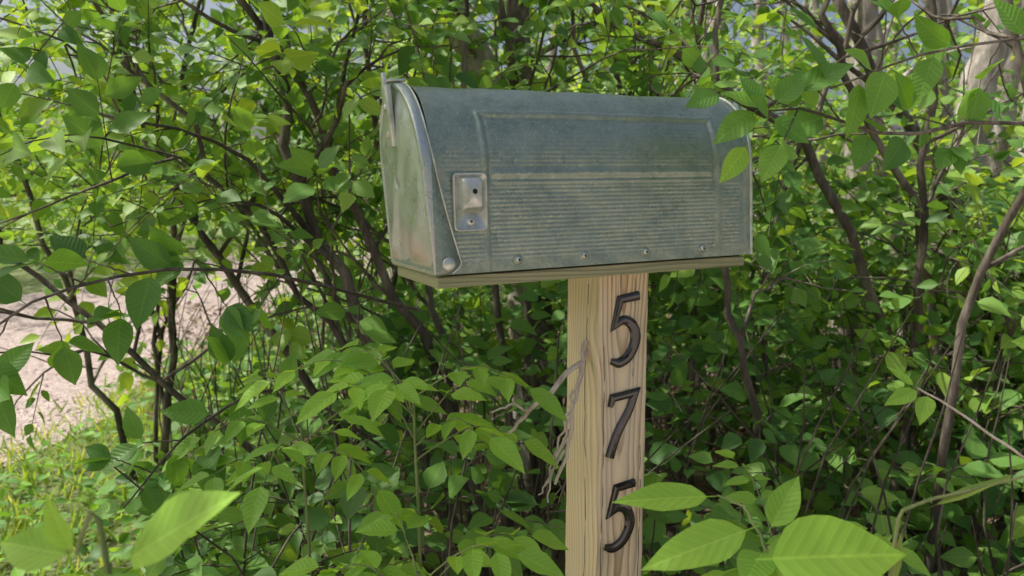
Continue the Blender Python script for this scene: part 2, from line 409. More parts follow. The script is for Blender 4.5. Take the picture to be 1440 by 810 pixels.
def cap(name,x,gr,bulge,material):
    p,_,_=prof(90,gr); bot=np.stack([np.linspace(p[-1,0],p[0,0],20)[1:-1],np.zeros(18)],1)
    loop=np.vstack([p,bot]); c=np.array([BW/2,.115]); rings=[]
    for f in (1,.97,.92,.8,.6,.35,.1,.001):
        r=c+(loop-c)*f; rings.append(np.column_stack([np.full(len(r),x+bulge*(1-f**4)),r]))
    return grid_obj(name,np.array(rings),material,mb,closed_j=True)
cap('rear_panel',BL-.004,-.0005,.004,METAL)
fl=np.zeros((2,2,3)); fl[0,0]=(0,.002,.003);fl[0,1]=(0,BW-.002,.003);fl[1,0]=(BL-.004,.002,.003);fl[1,1]=(BL-.004,BW-.002,.003)
grid_obj('floor_panel',fl,METAL,mb)
tb=Tubes(); p,_,_=prof(100,.0025); tb.add(np.column_stack([np.full(100,BL),p]),np.full(100,.0026),8); tb.build('rear_rim',CAST,mb)

p,_,_=prof(140,.0045); bot=np.stack([np.linspace(p[-1,0],p[0,0],26)[1:-1],np.full(24,-.002)],1)
loop=np.vstack([p,bot]); c=np.array([BW/2,.115])
zz=loop[:,1]; isbot=np.r_[np.zeros(140,bool),np.ones(24,bool)]
depth=.013+.023*np.clip(1-(zz-.012)/.17,0,1)**1.5
depth=np.where(zz<.014,.006+.030*np.sqrt(np.clip(1-((.014-zz)/.0165)**2,0,1)),depth)
depth=np.where(isbot,.004,depth)
rings=[]
for f,dx in ((1,'rim'),(1,.006),(.999,.003),(.992,.0008),(.98,0),(.955,.0),(.94,.0022),(.92,.0022),(.85,.0005),(.78,-.001),(.7,-.002),(.6,-.003),(.5,-.004),(.4,-.0045),(.3,-.005),(.2,-.0053),(.1,-.0055),(.001,-.0055)):
    r=c+(loop-c)*f
    x=depth if dx=='rim' else np.full(len(r),dx)
    if dx!='rim' and f<.9: x=x+.0022*np.sin(r[:,0]*60+1)*np.sin(r[:,1]*45)+.0008*np.sin(r[:,0]*130+r[:,1]*90)
    rings.append(np.column_stack([x,r]))
R=np.array(rings)
ang=math.radians(4.6)
def lean(a):
    a=np.asarray(a,float).copy(); x=a[...,0].copy(); z=a[...,2].copy()
    a[...,0]=x*math.cos(ang)-z*math.sin(ang)-.002; a[...,2]=x*math.sin(ang)+z*math.cos(ang); return a
grid_obj('door',lean(R),METAL,mb,closed_j=True,solid=.001)
tb=Tubes(); tb.add(lean(np.column_stack([depth[:140],loop[:140]])),np.full(140,.0013),8); tb.build('door_rim_bead',CAST,mb)

def dome(c,axis,r,h,mat_,name,rings=6,seg=20):
    axis=nrm(np.array(axis,float)); a=nrm(np.cross(axis,[0,0,1.] if abs(axis[2])<.9 else [1.,0,0])); b=np.cross(axis,a)
    G=[]
    for i in range(rings+1):
        f=i/rings*math.pi/2; rr=r*math.cos(f)+1e-5; hh=h*math.sin(f)
        G.append([np.array(c)+axis*hh+rr*(math.cos(t)*a+math.sin(t)*b) for t in np.linspace(0,2*math.pi,seg,endpoint=False)])
    return grid_obj(name,np.array(G),mat_,mb,closed_j=True)
RN=V(0,-1,0)
for i,s in enumerate((.1126,.211,.310,.410)):
    dome((s,.0004,.0135),RN,.0068,.0016,METAL,'washer_%d'%i)
    dome((s,-.0010,.0135),RN,.0044,.0034,CAST,'rivet_%d'%i)
    dome((s,-.0040,.0135),RN,.0018,.0008,DARK,'rivet_socket_%d'%i,3,10)
dome(lean(V(.019,-.0048,.012)),RN,.0088,.0035,CAST,'hinge_rivet')
def rrect(cx,cz,hw,hh,r,n=8):
    o=[]
    for sx,sz,a0 in ((1,1,0),(-1,1,90),(-1,-1,180),(1,-1,270)):
        for k in range(n):
            a=math.radians(a0+90*k/(n-1)); o.append((cx+sx*(hw-r)+r*math.cos(a),cz+sz*(hh-r)+r*math.sin(a)))
    return np.array(o)
def plate(name,levels,material,y0=0):
    G=[]
    for (cx,cz,hw,hh,r,y) in levels:
        q=rrect(cx,cz,hw,hh,max(r,1e-5)); G.append(np.column_stack([q[:,0],np.full(len(q),y0-y),q[:,1]]))
    return grid_obj(name,np.array(G),material,mb,closed_j=True)
cx,cz=.0475,.089
plate('flag_bracket_plate',[(cx,cz,.0225,.036,.006,-.001),(cx,cz,.0225,.036,.006,.0032),(cx,cz,.0218,.0353,.0058,.004),(cx,cz,.0205,.034,.005,.004),(cx,cz,.0198,.0333,.005,.0026),(cx,cz,.0001,.0001,0,.0026)],CAST)
hz=.098
plate('flag_bracket_housing',[(cx,hz,.0145,.0215,.004,.002),(cx,hz,.0138,.0208,.004,.009),(cx+.0005,hz+.001,.0115,.017,.004,.0125),(cx+.0005,hz+.001,.0100,.0155,.0035,.0135),(cx,hz,.0001,.0001,0,.0138)],CAST)
dome((cx+.002,-.0137,hz+.004),RN,.0034,.0004,DARK,'flag_pivot_hole',3,16)
dome((cx,-.0026,.065),RN,.0055,.0022,CAST,'bracket_screw'); dome((cx,-.0045,.065),RN,.0018,.0006,DARK,'screw_slot',3,10)
def box(name,lo,hi,material,parent,bev=.001,tf=None):
    lo=np.array(lo);hi=np.array(hi)
    v=np.array([[lo[0],lo[1],lo[2]],[hi[0],lo[1],lo[2]],[hi[0],hi[1],lo[2]],[lo[0],hi[1],lo[2]],[lo[0],lo[1],hi[2]],[hi[0],lo[1],hi[2]],[hi[0],hi[1],hi[2]],[lo[0],hi[1],hi[2]]],float)
    if tf is not None: v=tf(v)
    q=np.array([[0,3,2,1],[4,5,6,7],[0,1,5,4],[1,2,6,5],[2,3,7,6],[3,0,4,7]])
    ob=fast_mesh(name,v,q,material,None,None,False,parent)
    b=ob.modifiers.new('b','BEVEL'); b.width=bev; b.segments=2; return ob
yc=BW/2
box('latch_strap',(-.0095,yc-.013,.162),(-.0035,yc+.013,BH+.002),CAST,mb,.0008,lean)
box('latch_tab',(-.0105,yc-.006,BH-.004),(-.0055,yc+.006,BH+.018),CAST,mb,.0012,lean)
box('latch_catch',(-.007,yc-.008,BH+.006),(.020,yc+.008,BH+.009),CAST,mb,.0008,lean)
for z in (.178,.213): dome(lean(V(-.0094,yc,z)),V(-1,0,0),.0046,.003,DEADW if z<.2 else CAST,'strap_rivet')
bd=box('mounting_board',(.004,.005,-.0175),(BL-.006,BW-.006,-.0025),BOARD,mb,.0012)

# ---------------------------------------------------------------- post
PS=.089; pr_=math.radians(28)
post=empty('wooden_post'); post.location=(.1275,1.061,0); post.rotation_euler=(0,0,pr_)
nz=60; zs=np.linspace(-.3,1.090,nz); ring=rrect(PS/2,PS/2,PS/2,PS/2,.004,5)
G=np.array([np.column_stack([ring+rng.normal(0,.00045,ring.shape),np.full(len(ring),z)]) for z in zs])
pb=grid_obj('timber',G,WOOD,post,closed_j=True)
tb=Tubes()
tb.add(spline([(-.0003,.03,1.07),(-.0003,.036,.9),(-.0003,.031,.7),(-.0003,.036,.5)],40,.0006),np.full(40,.0004),4)
tb.add(spline([(.062,-.0002,1.08),(.064,-.0002,1.0),(.061,-.0002,.93)],20,.0005),np.full(20,.0004),4)
tb.add(spline([(.078,-.0002,.82),(.080,-.0002,.7),(.077,-.0002,.55)],20,.0005),np.full(20,.0005),4)
tb.add(spline([(.008,-.0002,.98),(.010,-.0002,.8),(.007,-.0002,.6)],24,.0005),np.full(24,.0005),4); tb.build('drying_crack',DARK,post)

hn=empty('house_number'); hn.location=post.location; hn.rotation_euler=post.rotation_euler
def digit(name,ctrl,wid,zc,rot=0,dx=0):
    P=np.array(ctrl,float); n=len(P); w=np.array(wid)*1.26
    ca,sa=math.cos(rot),math.sin(rot); P=P@np.array([[ca,sa],[-sa,ca]])
    seg=nrm(np.diff(P,axis=0)); d0=np.vstack([seg[:1],seg]); d1=np.vstack([seg,seg[-1:]])
    t=nrm(d0+d1); nn=np.stack([-t[:,1],t[:,0]],1); k=1/np.clip((t*d0).sum(1),.5,1)
    G=[]
    for sx,h in ((-1,0),(-1,.0018),(-.8,.0038),(-.3,.0046),(.3,.0046),(.8,.0038),(1,.0018),(1,0)):
        q=P+nn*(sx*w*.5*k)[:,None]; G.append(np.column_stack([PS*.47+dx+q[:,0],np.full(n,-h-.0003),zc+q[:,1]]))
    G=np.array(G).transpose(1,0,2)
    e0=G[0].mean(0); e1=G[-1].mean(0)
    G=np.concatenate([[np.tile(e0,(8,1))],G,[np.tile(e1,(8,1))]])
    ob=grid_obj(name,G,BLACK,hn,closed_j=False)
    for pl in ob.data.polygons: pl.use_smooth=False
    return ob
def smooth_part(c,K): return spline([(a,b,0) for a,b in c],K)[:,:2]
bowl=smooth_part([(-.019,.006),(-.002,.014),(.015,.005),(.021,-.016),(.010,-.040),(-.008,-.050),(-.024,-.046)],26)
five=np.vstack([[(.025,.049),(-.009,.045)],bowl]); w5=np.r_[.011,.010,np.interp(np.linspace(0,1,26),[0,.15,.5,.85,1],[.008,.011,.015,.012,.007])]
leg=smooth_part([(.024,.046),(.013,.018),(-.006,-.014),(-.019,-.050)],14)
seven=np.vstack([[(-.022,.028),(-.018,.041)],leg]); w7=np.r_[.006,.010,np.interp(np.linspace(0,1,14),[0,.3,1],[.010,.011,.013])]
digit('digit_5',five,w5,1.003,0,.002); digit('digit_7',seven,w7,.859,-.03,-.001); digit('digit_5',five,w5,.714,-.05,-.001)

# ---------------------------------------------------------------- ground
def road_x(y): return -2.3-.03*(y-4)
m,nt,out=mat('forest_floor')
tc=N(nt,'ShaderNodeTexCoord')
b=N(nt,'ShaderNodeTexNoise'); b.inputs['Scale'].default_value=38; b.inputs['Detail'].default_value=8; b.inputs['Roughness'].default_value=.7; nt.links.new(tc.outputs['Object'],b.inputs['Vector'])
a=N(nt,'ShaderNodeTexNoise'); a.inputs['Scale'].default_value=1.3; a.inputs['Detail'].default_value=5; nt.links.new(tc.outputs['Object'],a.inputs['Vector'])
c1=ramp(nt,b.outputs['Fac'],[(.3,(.06,.042,.03)),(.5,(.17,.125,.09)),(.7,(.33,.27,.2))]).outputs[0]
c2=ramp(nt,b.outputs['Fac'],[(.3,(.09,.15,.04)),(.6,(.22,.30,.10))]).outputs[0]
sx=N(nt,'ShaderNodeSeparateXYZ'); nt.links.new(tc.outputs['Object'],sx.inputs[0])
lawn=math_(nt,'MAXIMUM',math_(nt,'LESS_THAN',sx.outputs[0],-1.3),math_(nt,'GREATER_THAN',sx.outputs[1],9.0))
f=math_(nt,'MAXIMUM',math_(nt,'MULTIPLY',lawn,.7),ramp(nt,a.outputs['Fac'],[(.5,(0,0,0)),(.62,(1,1,1))]).outputs[0])
p=N(nt,'ShaderNodeBsdfPrincipled'); p.inputs['Roughness'].default_value=.95; nt.links.new(mixc(nt,f,c1,c2),p.inputs['Base Color'])
nt.links.new(bump(nt,b.outputs['Fac'],.9,.03),p.inputs['Normal']); nt.links.new(p.outputs[0],out.inputs[0]); FLOOR=m
xs=np.r_[-600,-60,np.linspace(-12,12,61),60,600]; ys=np.r_[-600,-60,np.linspace(-6,18,61),60,600]
X,Y=np.meshgrid(xs,ys,indexing='ij'); Z=.03*np.sin(X*1.7)*np.cos(Y*1.3)*np.clip((X+1.6)/1.5,0,1)*(np.abs(X)<13)*(Y<18)*(Y>.6)
grid_obj('ground',np.stack([X,Y,Z],-1),FLOOR,None)
def gravel(name,k=1.0):
    m,nt,out=mat(name)
    tc=N(nt,'ShaderNodeTexCoord')
    vo=N(nt,'ShaderNodeTexVoronoi'); vo.inputs['Scale'].default_value=55; nt.links.new(tc.outputs['Object'],vo.inputs['Vector'])
    b=N(nt,'ShaderNodeTexNoise'); b.inputs['Scale'].default_value=6; b.inputs['Detail'].default_value=8; nt.links.new(tc.outputs['Object'],b.inputs['Vector'])
    sp=N(nt,'ShaderNodeSeparateColor'); nt.links.new(vo.outputs['Color'],sp.inputs[0])
    c=ramp(nt,sp.outputs[0],[(0,(.25*k,.195*k,.175*k)),(.5,(.40*k,.325*k,.295*k)),(1,(.58*k,.5*k,.46*k))]).outputs[0]
    c=mixc(nt,math_(nt,'MULTIPLY',b.outputs['Fac'],.4),c,(.27*k,.21*k,.185*k))
    p=N(nt,'ShaderNodeBsdfPrincipled'); p.inputs['Roughness'].default_value=.9; nt.links.new(c,p.inputs['Base Color'])
    nt.links.new(bump(nt,vo.outputs['Distance'],.8,.012),p.inputs['Normal']); nt.links.new(p.outputs[0],out.inputs[0]); return m
GRAVEL=gravel('gravel')
yy=np.linspace(-30,45,151); G=[]
for i,y in enumerate(yy):
    e=road_x(y)+.10*math.sin(y*2.1)+.05*math.sin(y*5.3)
    G.append([(e-3.4-.1*math.sin(y*1.7),y,.004),(e-1.6,y,.012),(e,y,.004)])
grid_obj('gravel_road',np.array(G),GRAVEL,None)
xx=np.linspace(-2.1,14,60); G=[[(x,-9+.2*math.sin(x*1.3),.006),(x,-4,.02),(x,.15+.12*math.sin(x*2.2),.006)] for x in xx]  # unseen pale gravel sheet added behind the camera to bounce fill light
grid_obj('bounce_ground',np.array(G),gravel('bounce_gravel',1.35),None)
n=5000; P=np.column_stack([rng.uniform(-5.7,-2.25,n),rng.uniform(2.5,12,n),np.full(n,.01)]); r=rng.uniform(.006,.02,n)
oc=np.array([[1,0,0],[0,1,0],[-1,0,0],[0,-1,0],[0,0,1],[0,0,-1]],float)
v=P[:,None,:]+(oc[None]*rng.uniform(.6,1.3,(n,6,1))*np.array([1,1,.6]))*r[:,None,None]
tri=np.array([[0,1,4],[1,2,4],[2,3,4],[3,0,4]])
me=bpy.data.meshes.new('gravel_stones'); vv=v.reshape(-1,3); ff=(tri[None]+(np.arange(n)*6)[:,None,None]).reshape(-1,3)
me.vertices.add(len(vv)); me.vertices.foreach_set('co',vv.astype(np.float32).ravel()); me.loops.add(ff.size); me.loops.foreach_set('vertex_index',ff.astype(np.int32).ravel())
me.polygons.add(len(ff)); me.polygons.foreach_set('loop_start',np.arange(0,ff.size,3,dtype=np.int32)); me.update(calc_edges=True); me.materials.append(GRAVEL)
sc.collection.objects.link(bpy.data.objects.new('gravel_stones',me))
LV=Leaves(); n=26000
x=rng.uniform(-4.2,-.6,n); y=rng.uniform(1.3,9,n); k=x>-2.37-.03*(y-4)+rng.normal(0,.12,n); k&=(x<-.35*y+.1); x=x[k];y=y[k];n=len(x)
clump=np.sin(x*9+1)*np.sin(y*7)+rng.normal(0,.5,n)
L=.04+.05*rng.random(n)+.025*np.clip(clump,0,2)
D=nrm(np.column_stack([rng.normal(0,.5,n),rng.normal(0,.5,n),np.ones(n)])); Nn=nrm(rng.normal(0,1,(n,3)))
LV.add(np.column_stack([x,y,np.zeros(n)]),D,Nn,L,L*.09+.002,np.clip(rng.normal(.5,.24,n),0,1),rng.normal(-.4,.2,n),np.zeros(n))
LV.build('grass',GRASS,'blade',2)
LV=Leaves(); n=6000
x=rng.uniform(-3.2,-.6,n); y=rng.uniform(1.5,7,n); k=(x>-2.2-.03*(y-4))&(x<-.35*y+.2)&(np.sin(x*3.1)*np.cos(y*2.7)+rng.normal(0,.4,n)>-.1); x=x[k];y=y[k];n=len(x)
a=rng.uniform(0,6.28,n); L=rng.uniform(.025,.065,n)
LV.add(np.column_stack([x,y,rng.uniform(.01,.09,n)]),np.column_stack([np.cos(a),np.sin(a),rng.uniform(.1,.5,n)]),nrm(V(0,0,1)+rng.normal(0,.3,(n,3))),L,L*.6,rng.uniform(.2,.8,n))
LV.build('weeds',LEAF_NEAR,'mid',3)
LV=Leaves(); n=8000
y=1.0+rng.random(n)**.8*7; x=rng.uniform(-.5,.85,n)*y
a=rng.uniform(0,6.28,n); L=rng.uniform(.03,.08,n)
LV.add(np.column_stack([x,y,rng.uniform(.0,.04,n)+.02]),np.column_stack([np.cos(a),np.sin(a),rng.normal(0,.25,n)]),nrm(V(0,0,1)+rng.normal(0,.35,(n,3))),L,L*.5,rng.random(n),rng.normal(0,.3,n),rng.normal(.3,.5,n))
LV.build('leaf_litter',LITTER,'mid',3)

# ---------------------------------------------------------------- undergrowth
def undergrowth():
    e=empty('undergrowth'); LV=Leaves();TB=Tubes()
    n=2700
    y=1.3+rng.random(n)**.9*5.6; lo=np.where(y<3.6,-.50*y+.0,-2.0); hi=.82*y+.4
    x=lo+(hi-lo)*rng.random(n)
    hm=.56+.22*np.sin(x*2.3+1)+.18*np.sin(y*2.9+x)+.02*y
    hm=np.where((x<0)&(y<2.3),hm+.12,hm)
    hm=np.where((x<-.25*y)&(y>2.4),hm*.45,hm)
    hm=np.maximum(hm,.12)
    z=hm*rng.random(n)**.5
    keep=~((np.abs(x-.17)<.15)&(y<1.4)); x=x[keep];y=y[keep];z=z[keep];n=len(x)
    a=rng.uniform(0,6.28,n)
    D=np.column_stack([np.cos(a),np.sin(a)-.2,rng.uniform(.0,.9,n)])
    twigs(LV,TB,np.column_stack([x,y,z]),D,rng.uniform(.16,.32,n),6,.076,(.0,.75),.6,.62)
    m_=500; yy=1.3+rng.random(m_)*5; lo=np.where(yy<3.6,-.48*yy,-1.9); xx=lo+(.8*yy-lo)*rng.random(m_)
    for i in range(m_):
        if abs(xx[i]-.17)<.12 and yy[i]<1.4: continue
        h=rng.uniform(.5,1.0); TB.add(spline([(xx[i],yy[i],0),(xx[i]+rng.normal(0,.08),yy[i]+rng.normal(0,.08),h*.5),(xx[i]+rng.normal(0,.15),yy[i]+rng.normal(0,.15),h)],7,.003),np.linspace(.0045,.0015,7),4)
    TB.build('stalks',BARK,e); LV.build('leaves',LEAF,'mid',3,e)
undergrowth()

# ---------------------------------------------------------------- shrubs
st=[([(-.05,2.0,0),(-.30,2.0,.6),(-.55,2.0,1.15),(-.66,2.05,1.7),(-.8,2.1,2.4)],.020,.010),
    ([(-.02,2.1,0),(-.22,2.1,.7),(-.46,2.1,1.2),(-.62,2.1,1.55),(-1.0,2.0,2.2)],.017,.008),
    ([(-.25,2.2,0),(-.70,2.2,.75),(-.95,2.2,1.15),(-1.12,2.25,1.5),(-1.3,2.3,2.2)],.016,.007),
    ([(-.1,2.3,0),(-.25,2.35,.8),(-.42,2.4,1.4),(-.5,2.5,2.5)],.015,.007),
    ([(-.35,2.1,0),(-.85,2.0,.6),(-1.3,1.95,1.0),(-1.75,1.9,1.35)],.012,.005),
    ([(-.05,2.05,0),(-.42,2.0,.7),(-.78,1.95,1.3),(-1.25,1.9,1.9)],.012,.005),
    ([(0,2.2,0),(-.05,2.3,.9),(-.15,2.3,1.6),(-.1,2.3,2.6)],.014,.006)]
plant('shrub',st,nc=10,clen=.75,gl=.36,tl=.22,nl=6,size=.070,tint=(.2,1),t0=.36,ngc=2)
def rand_shrub(x,y,h,ns,spread=.5,**k):
    s=[]
    for _ in range(ns):
        a=rng.uniform(0,6.28); q=spread*rng.uniform(.4,1.2); b=V(x+rng.normal(0,.12),y+rng.normal(0,.12),0)
        e=V(math.cos(a)*q,math.sin(a)*q,h*rng.uniform(.8,1.1)); r=rng.uniform(.010,.019)
        s.append(([b,b+e*.35+rng.normal(0,.05,3),b+e*.7+rng.normal(0,.07,3),b+e],r,.005))
    plant('shrub',s,**k)
kw=dict(nc=8,clen=.8,gl=.4,tl=.26,nl=6,size=.080,tint=(.2,1),ngc=2)
for (x,y,h,ns) in [(-1.4,3.0,2.4,4),(-.6,3.3,2.6,4),(.35,2.7,2.3,4),(1.0,3.2,1.4,4),(1.5,2.5,1.1,4),(2.2,3.2,1.2,4),(.3,4.4,2.6,4),(1.6,4.8,1.7,3),(3.0,5.0,1.8,3),(-1.0,5.0,2.8,4),(2.0,2.3,1.1,3)]:
    rand_shrub(x,y,h,ns,**kw)
plant('shrub',[([(1.35,2.3,0),(1.15,2.25,.8),(.85,2.2,1.35),(.56,2.2,1.54),(.19,2.2,1.755),(-.2,2.2,2.1)],.018,.009),
  ([(.62,2.4,0),(.60,2.4,.9),(.60,2.4,1.6),(.63,2.4,2.4)],.012,.008),
  ([(.08,2.45,0),(.05,2.45,1.0),(.0,2.45,1.6),(-.04,2.45,2.4)],.014,.009),
  ([(1.2,2.2,0),(1.22,2.2,.9),(1.2,2.2,1.5),(1.18,2.2,2.3)],.014,.009),
  ([(1.5,2.4,0),(1.35,2.4,1.0),(1.05,2.4,1.6),(.9,2.4,2.1)],.016,.010),
  ([(.95,2.6,0),(.9,2.6,1.0),(1.1,2.6,1.6),(1.3,2.6,2.3)],.012,.008)],nc=5,clen=.7,gl=.35,tl=.22,nl=5,size=.07,t0=.5,ngc=2,thin=.5)

# ---------------------------------------------------------------- trees
def tree(ctrl,r0,r1,**k):
    kk=dict(nc=8,clen=1.4,gl=.8,tl=.4,nl=7,size=.085,tint=(.4,1),t0=.6,ngc=2,lm=LEAF,bm=BARK_T,thin=.8); kk.update(k)
    plant('tree',[(ctrl,r0,r1)],**kk)
tree([(1.97,3.3,0),(1.93,3.3,.7),(1.96,3.3,1.3),(2.04,3.3,1.75),(2.2,3.4,2.4),(2.4,3.9,4.5)],.085,.065)
tree([(1.62,3.5,0),(1.60,3.5,1.0),(1.62,3.5,1.9),(1.72,3.7,4.5)],.065,.05)
tree([(2.1,3.8,0),(2.0,3.8,.9),(1.85,3.8,1.5),(1.75,3.8,2.1),(1.6,4.2,4)],.05,.04)
tree([(2.3,3.1,0),(2.0,3.1,.8),(1.65,3.1,1.45),(1.35,3.1,1.95),(1.1,3.3,3)],.03,.02,clen=.9,bm=BARK)
tree([(3.0,4.6,0),(2.95,4.6,1.2),(3.05,4.6,2.5),(2.9,4.6,5)],.09,.06)
tree([(2.5,4.4,0),(2.6,4.4,1.2),(2.4,4.4,2.3),(2.2,4.6,5)],.07,.05)
tree([(.14,2.9,0),(.12,2.9,.6),(.05,3.0,1.2),(.0,3.3,2.2),(-.3,3.8,4)],.07,.04,clen=1.2,bm=BARK)
tree([(.1,2.95,0),(.0,3.1,1.3),(-.12,3.1,1.7),(-.28,3.1,2.1),(-.6,3.6,4)],.07,.06,t0=.85)
tree([(-.9,6,0),(-1.0,6,2),(-.8,6,3.5),(-.9,6.2,5)],.07,.04)
tree([(4.4,6.5,0),(4.5,6.5,2),(4.3,6.5,3.5),(4.5,6.7,6)],.12,.07)
tree([(1.7,6.5,0),(1.6,6.5,2),(1.9,6.5,3.5),(1.7,6.7,6)],.09,.06)
plant('sapling',[([(.72,1.9,0),(.66,1.85,.45),(.57,1.8,.75),(.52,1.8,1.02),(.5,1.85,1.5),(.6,1.9,2.3)],.012,.006)],nc=6,clen=.5,gl=.25,tl=.2,nl=5,size=.065,t0=.5)
plant('sapling',[([(1.0,1.7,0),(1.05,1.7,.8),(1.12,1.6,1.3),(1.0,1.6,1.7),(.8,1.6,2.3)],.012,.005)],nc=7,clen=.6,gl=.3,tl=.24,nl=5,size=.07,t0=.4,ngc=2)

# ---------------------------------------------------------------- unseen leaf mass added above the frame to shade the box
e=empty('shade_leaves'); LV=Leaves();TB=Tubes(); n=400
B=np.column_stack([rng.normal(-1.15,.36,n),rng.normal(1.15,.28,n),rng.normal(2.9,.25,n)]); B=B[B[:,2]>2.2]; n=len(B)
a=rng.uniform(0,6.28,n); twigs(LV,TB,B,np.column_stack([np.cos(a),np.sin(a),rng.normal(0,.3,n)]),rng.uniform(.25,.45,n),8,.085,(.3,1),.2)
for i in range(14):
    s=V(rng.normal(-.9,.1),3.6,2.9); t=B[rng.integers(n)]; TB.add(spline([s,(s+t)/2+rng.normal(0,.1,3),t],8,.01),np.linspace(.02,.004,8),5)
TB.build('branches',BARK,e); LV.build('leaves',LEAF,'mid',3,e)

# ---------------------------------------------------------------- background woods
e=empty('background_trees'); LV=Leaves();TB=Tubes()
C=[]
for _ in range(230):
    y=rng.uniform(6.5,16); x=rng.uniform(-.35,.95)*y; C.append((x,y,rng.uniform(.2,1.5+.25*y),rng.uniform(.5,1.1)))
for _ in range(170):
    y=rng.uniform(4,22); x=rng.uniform(-13,-6.8); C.append((x,y,rng.uniform(.2,6),rng.uniform(.6,1.2)))
for _ in range(90):
    y=rng.uniform(8,22); x=rng.uniform(-11,-6.6); C.append((x,y,rng.uniform(.3,2.8),rng.uniform(.6,1.1)))
for _ in range(120):
    x=rng.uniform(-10,4); C.append((x,rng.uniform(14,22),rng.uniform(.2,5),1.2))
C=np.array(C)
hole=(C[:,0]>-.25*C[:,1])&(C[:,0]<.75*C[:,1])&(C[:,2]>1.2+.13*C[:,1])
C=C[~(hole&(rng.random(len(C))<.6))]
idx=rng.integers(0,len(C),6600); B=C[idx,:3]+rng.normal(0,1,(len(idx),3))*C[idx,3:4]*np.array([1,1,.55]); B=B[(B[:,2]>0)]
B=B[~((B[:,0]<-2.1)&(B[:,0]>-6.0)&(B[:,1]<13.5))]
n=len(B); a=rng.uniform(0,6.28,n)
twigs(LV,None,B,np.column_stack([np.cos(a),np.sin(a),rng.normal(0,.35,n)]),rng.uniform(.3,.6,n),8,.13,(.1,1),.5,.64)
for _ in range(45):
    y=rng.uniform(7,20); x=rng.uniform(-.3,.9)*y; r=rng.uniform(.04,.13); l=rng.normal(0,.6,2)
    TB.add(spline([(x,y,0),(x+l[0]*.4,y,2.5),(x+l[0],y+l[1],6.5)],10,.03),np.linspace(r,r*.5,10),8)
for _ in range(8):
    y=rng.uniform(5,20); x=rng.uniform(-13,-9); r=rng.uniform(.05,.12); l=rng.normal(0,.6,2)
    TB.add(spline([(x,y,0),(x+l[0]*.4,y,2.5),(x+l[0],y+l[1],6.5)],10,.03),np.linspace(r,r*.5,10),8)
TB.build('trunks',BARK_T,e); LV.build('leaves',LEAF_FAR,'lo',3,e)

# ---------------------------------------------------------------- near plants
def leafset(name,items,stems,stem_mat=None,lm=None,wavy=.016):
    e=empty(name); LV=Leaves()
    for (b,t,wr,nn,tn,cu,fo) in items:
        b=np.array(b,float);t=np.array(t,float); L=np.linalg.norm(t-b)
        LV.add(b[None],nrm(t-b)[None],nrm(np.array(nn,float))[None],np.array([L]),np.array([L*wr]),np.array([tn]),np.array([cu]),np.array([fo]))
    LV.build('leaves',lm or LEAF_NEAR,'hi',7,e,wavy)
    TB=Tubes()
    for c,r0,r1 in stems: TB.add(spline(c,12,.0006),np.linspace(r0,r1,12),7)
    TB.build('stems',stem_mat or STEMG,e); return e
leafset('sapling',[
 ((.205,.70,.905),(.098,.69,.906),.30,(-.2,-.55,.8),.9,-.05,.25),
 ((.232,.66,.893),(.118,.64,.862),.34,(-.1,-.6,.75),.95,-.05,.25),
 ((.215,.62,.880),(.330,.585,.905),.56,(-.3,-.75,.6),1.0,-.10,.2),
 ((.235,.66,.875),(.235,.56,.835),.5,(-.2,-.6,.8),.8,-.1,.2),
 ((.24,.66,.885),(.275,.68,.935),.45,(-.3,-.8,.4),.8,-.1,.3),
 ((.235,.65,.86),(.17,.60,.815),.5,(-.2,-.6,.8),.7,-.1,.2),
 ((.24,.65,.86),(.33,.68,.84),.5,(-.2,-.6,.8),.6,-.1,.2),
 ((.236,.655,.872),(.20,.60,.87),.5,(-.2,-.6,.8),.7,-.1,.2),
],[([(.25,.68,0),(.245,.67,.5),(.236,.65,.875)],.0035,.0018),([(.236,.65,.872),(.225,.68,.9),(.204,.70,.906)],.0014,.001)])
leafset('grass_stalk',[((.352,.60,.936),(.425,.60,.968),.10,(0,-.6,.8),.6,-.05,.5),((.333,.60,.93),(.325,.6,.80),.06,(0,-1,.2),.7,-.1,.3)],
 [([(.322,.60,.3),(.325,.60,.80),(.327,.60,.915),(.338,.60,.937),(.38,.60,.949),(.47,.60,.975)],.0020,.0011)],lm=GRASS)
leafset('twig',[((.51,.90,.96),(.455,.88,.945),.34,(0,-.7,.7),.95,0,.3),((.505,.9,.962),(.475,.92,.985),.3,(0,-.7,.7),1,0,.3),((.52,.9,.955),(.49,.86,.93),.4,(-.3,-.7,.6),.9,-.1,.3),
  ((.6,.78,1.03),(.535,.78,1.045),.5,(0,-.8,.6),.9,0,.2)],[([(.75,.9,.80),(.64,.9,.876),(.545,.9,.94),(.505,.9,.962)],.0022,.0012),([(.9,.8,.85),(.7,.78,1.0),(.6,.78,1.03)],.002,.0012)],stem_mat=DEADW)
leafset('weed',[((-.243,.43,.973),(-.163,.415,1.030),.42,(-.45,-.55,.7),.85,-.06,.25),
 ((-.262,.42,.985),(-.278,.42,1.022),.45,(-.3,-.9,.3),1,-.05,.3),((-.262,.42,.985),(-.315,.43,.99),.5,(-.1,-.7,.7),.85,-.05,.3),((-.25,.42,.98),(-.20,.40,.93),.45,(.0,-.5,.8),.6,-.05,.3)],
 [([(-.22,.46,0),(-.235,.45,.5),(-.248,.43,.975),(-.262,.42,.986)],.003,.0014)])
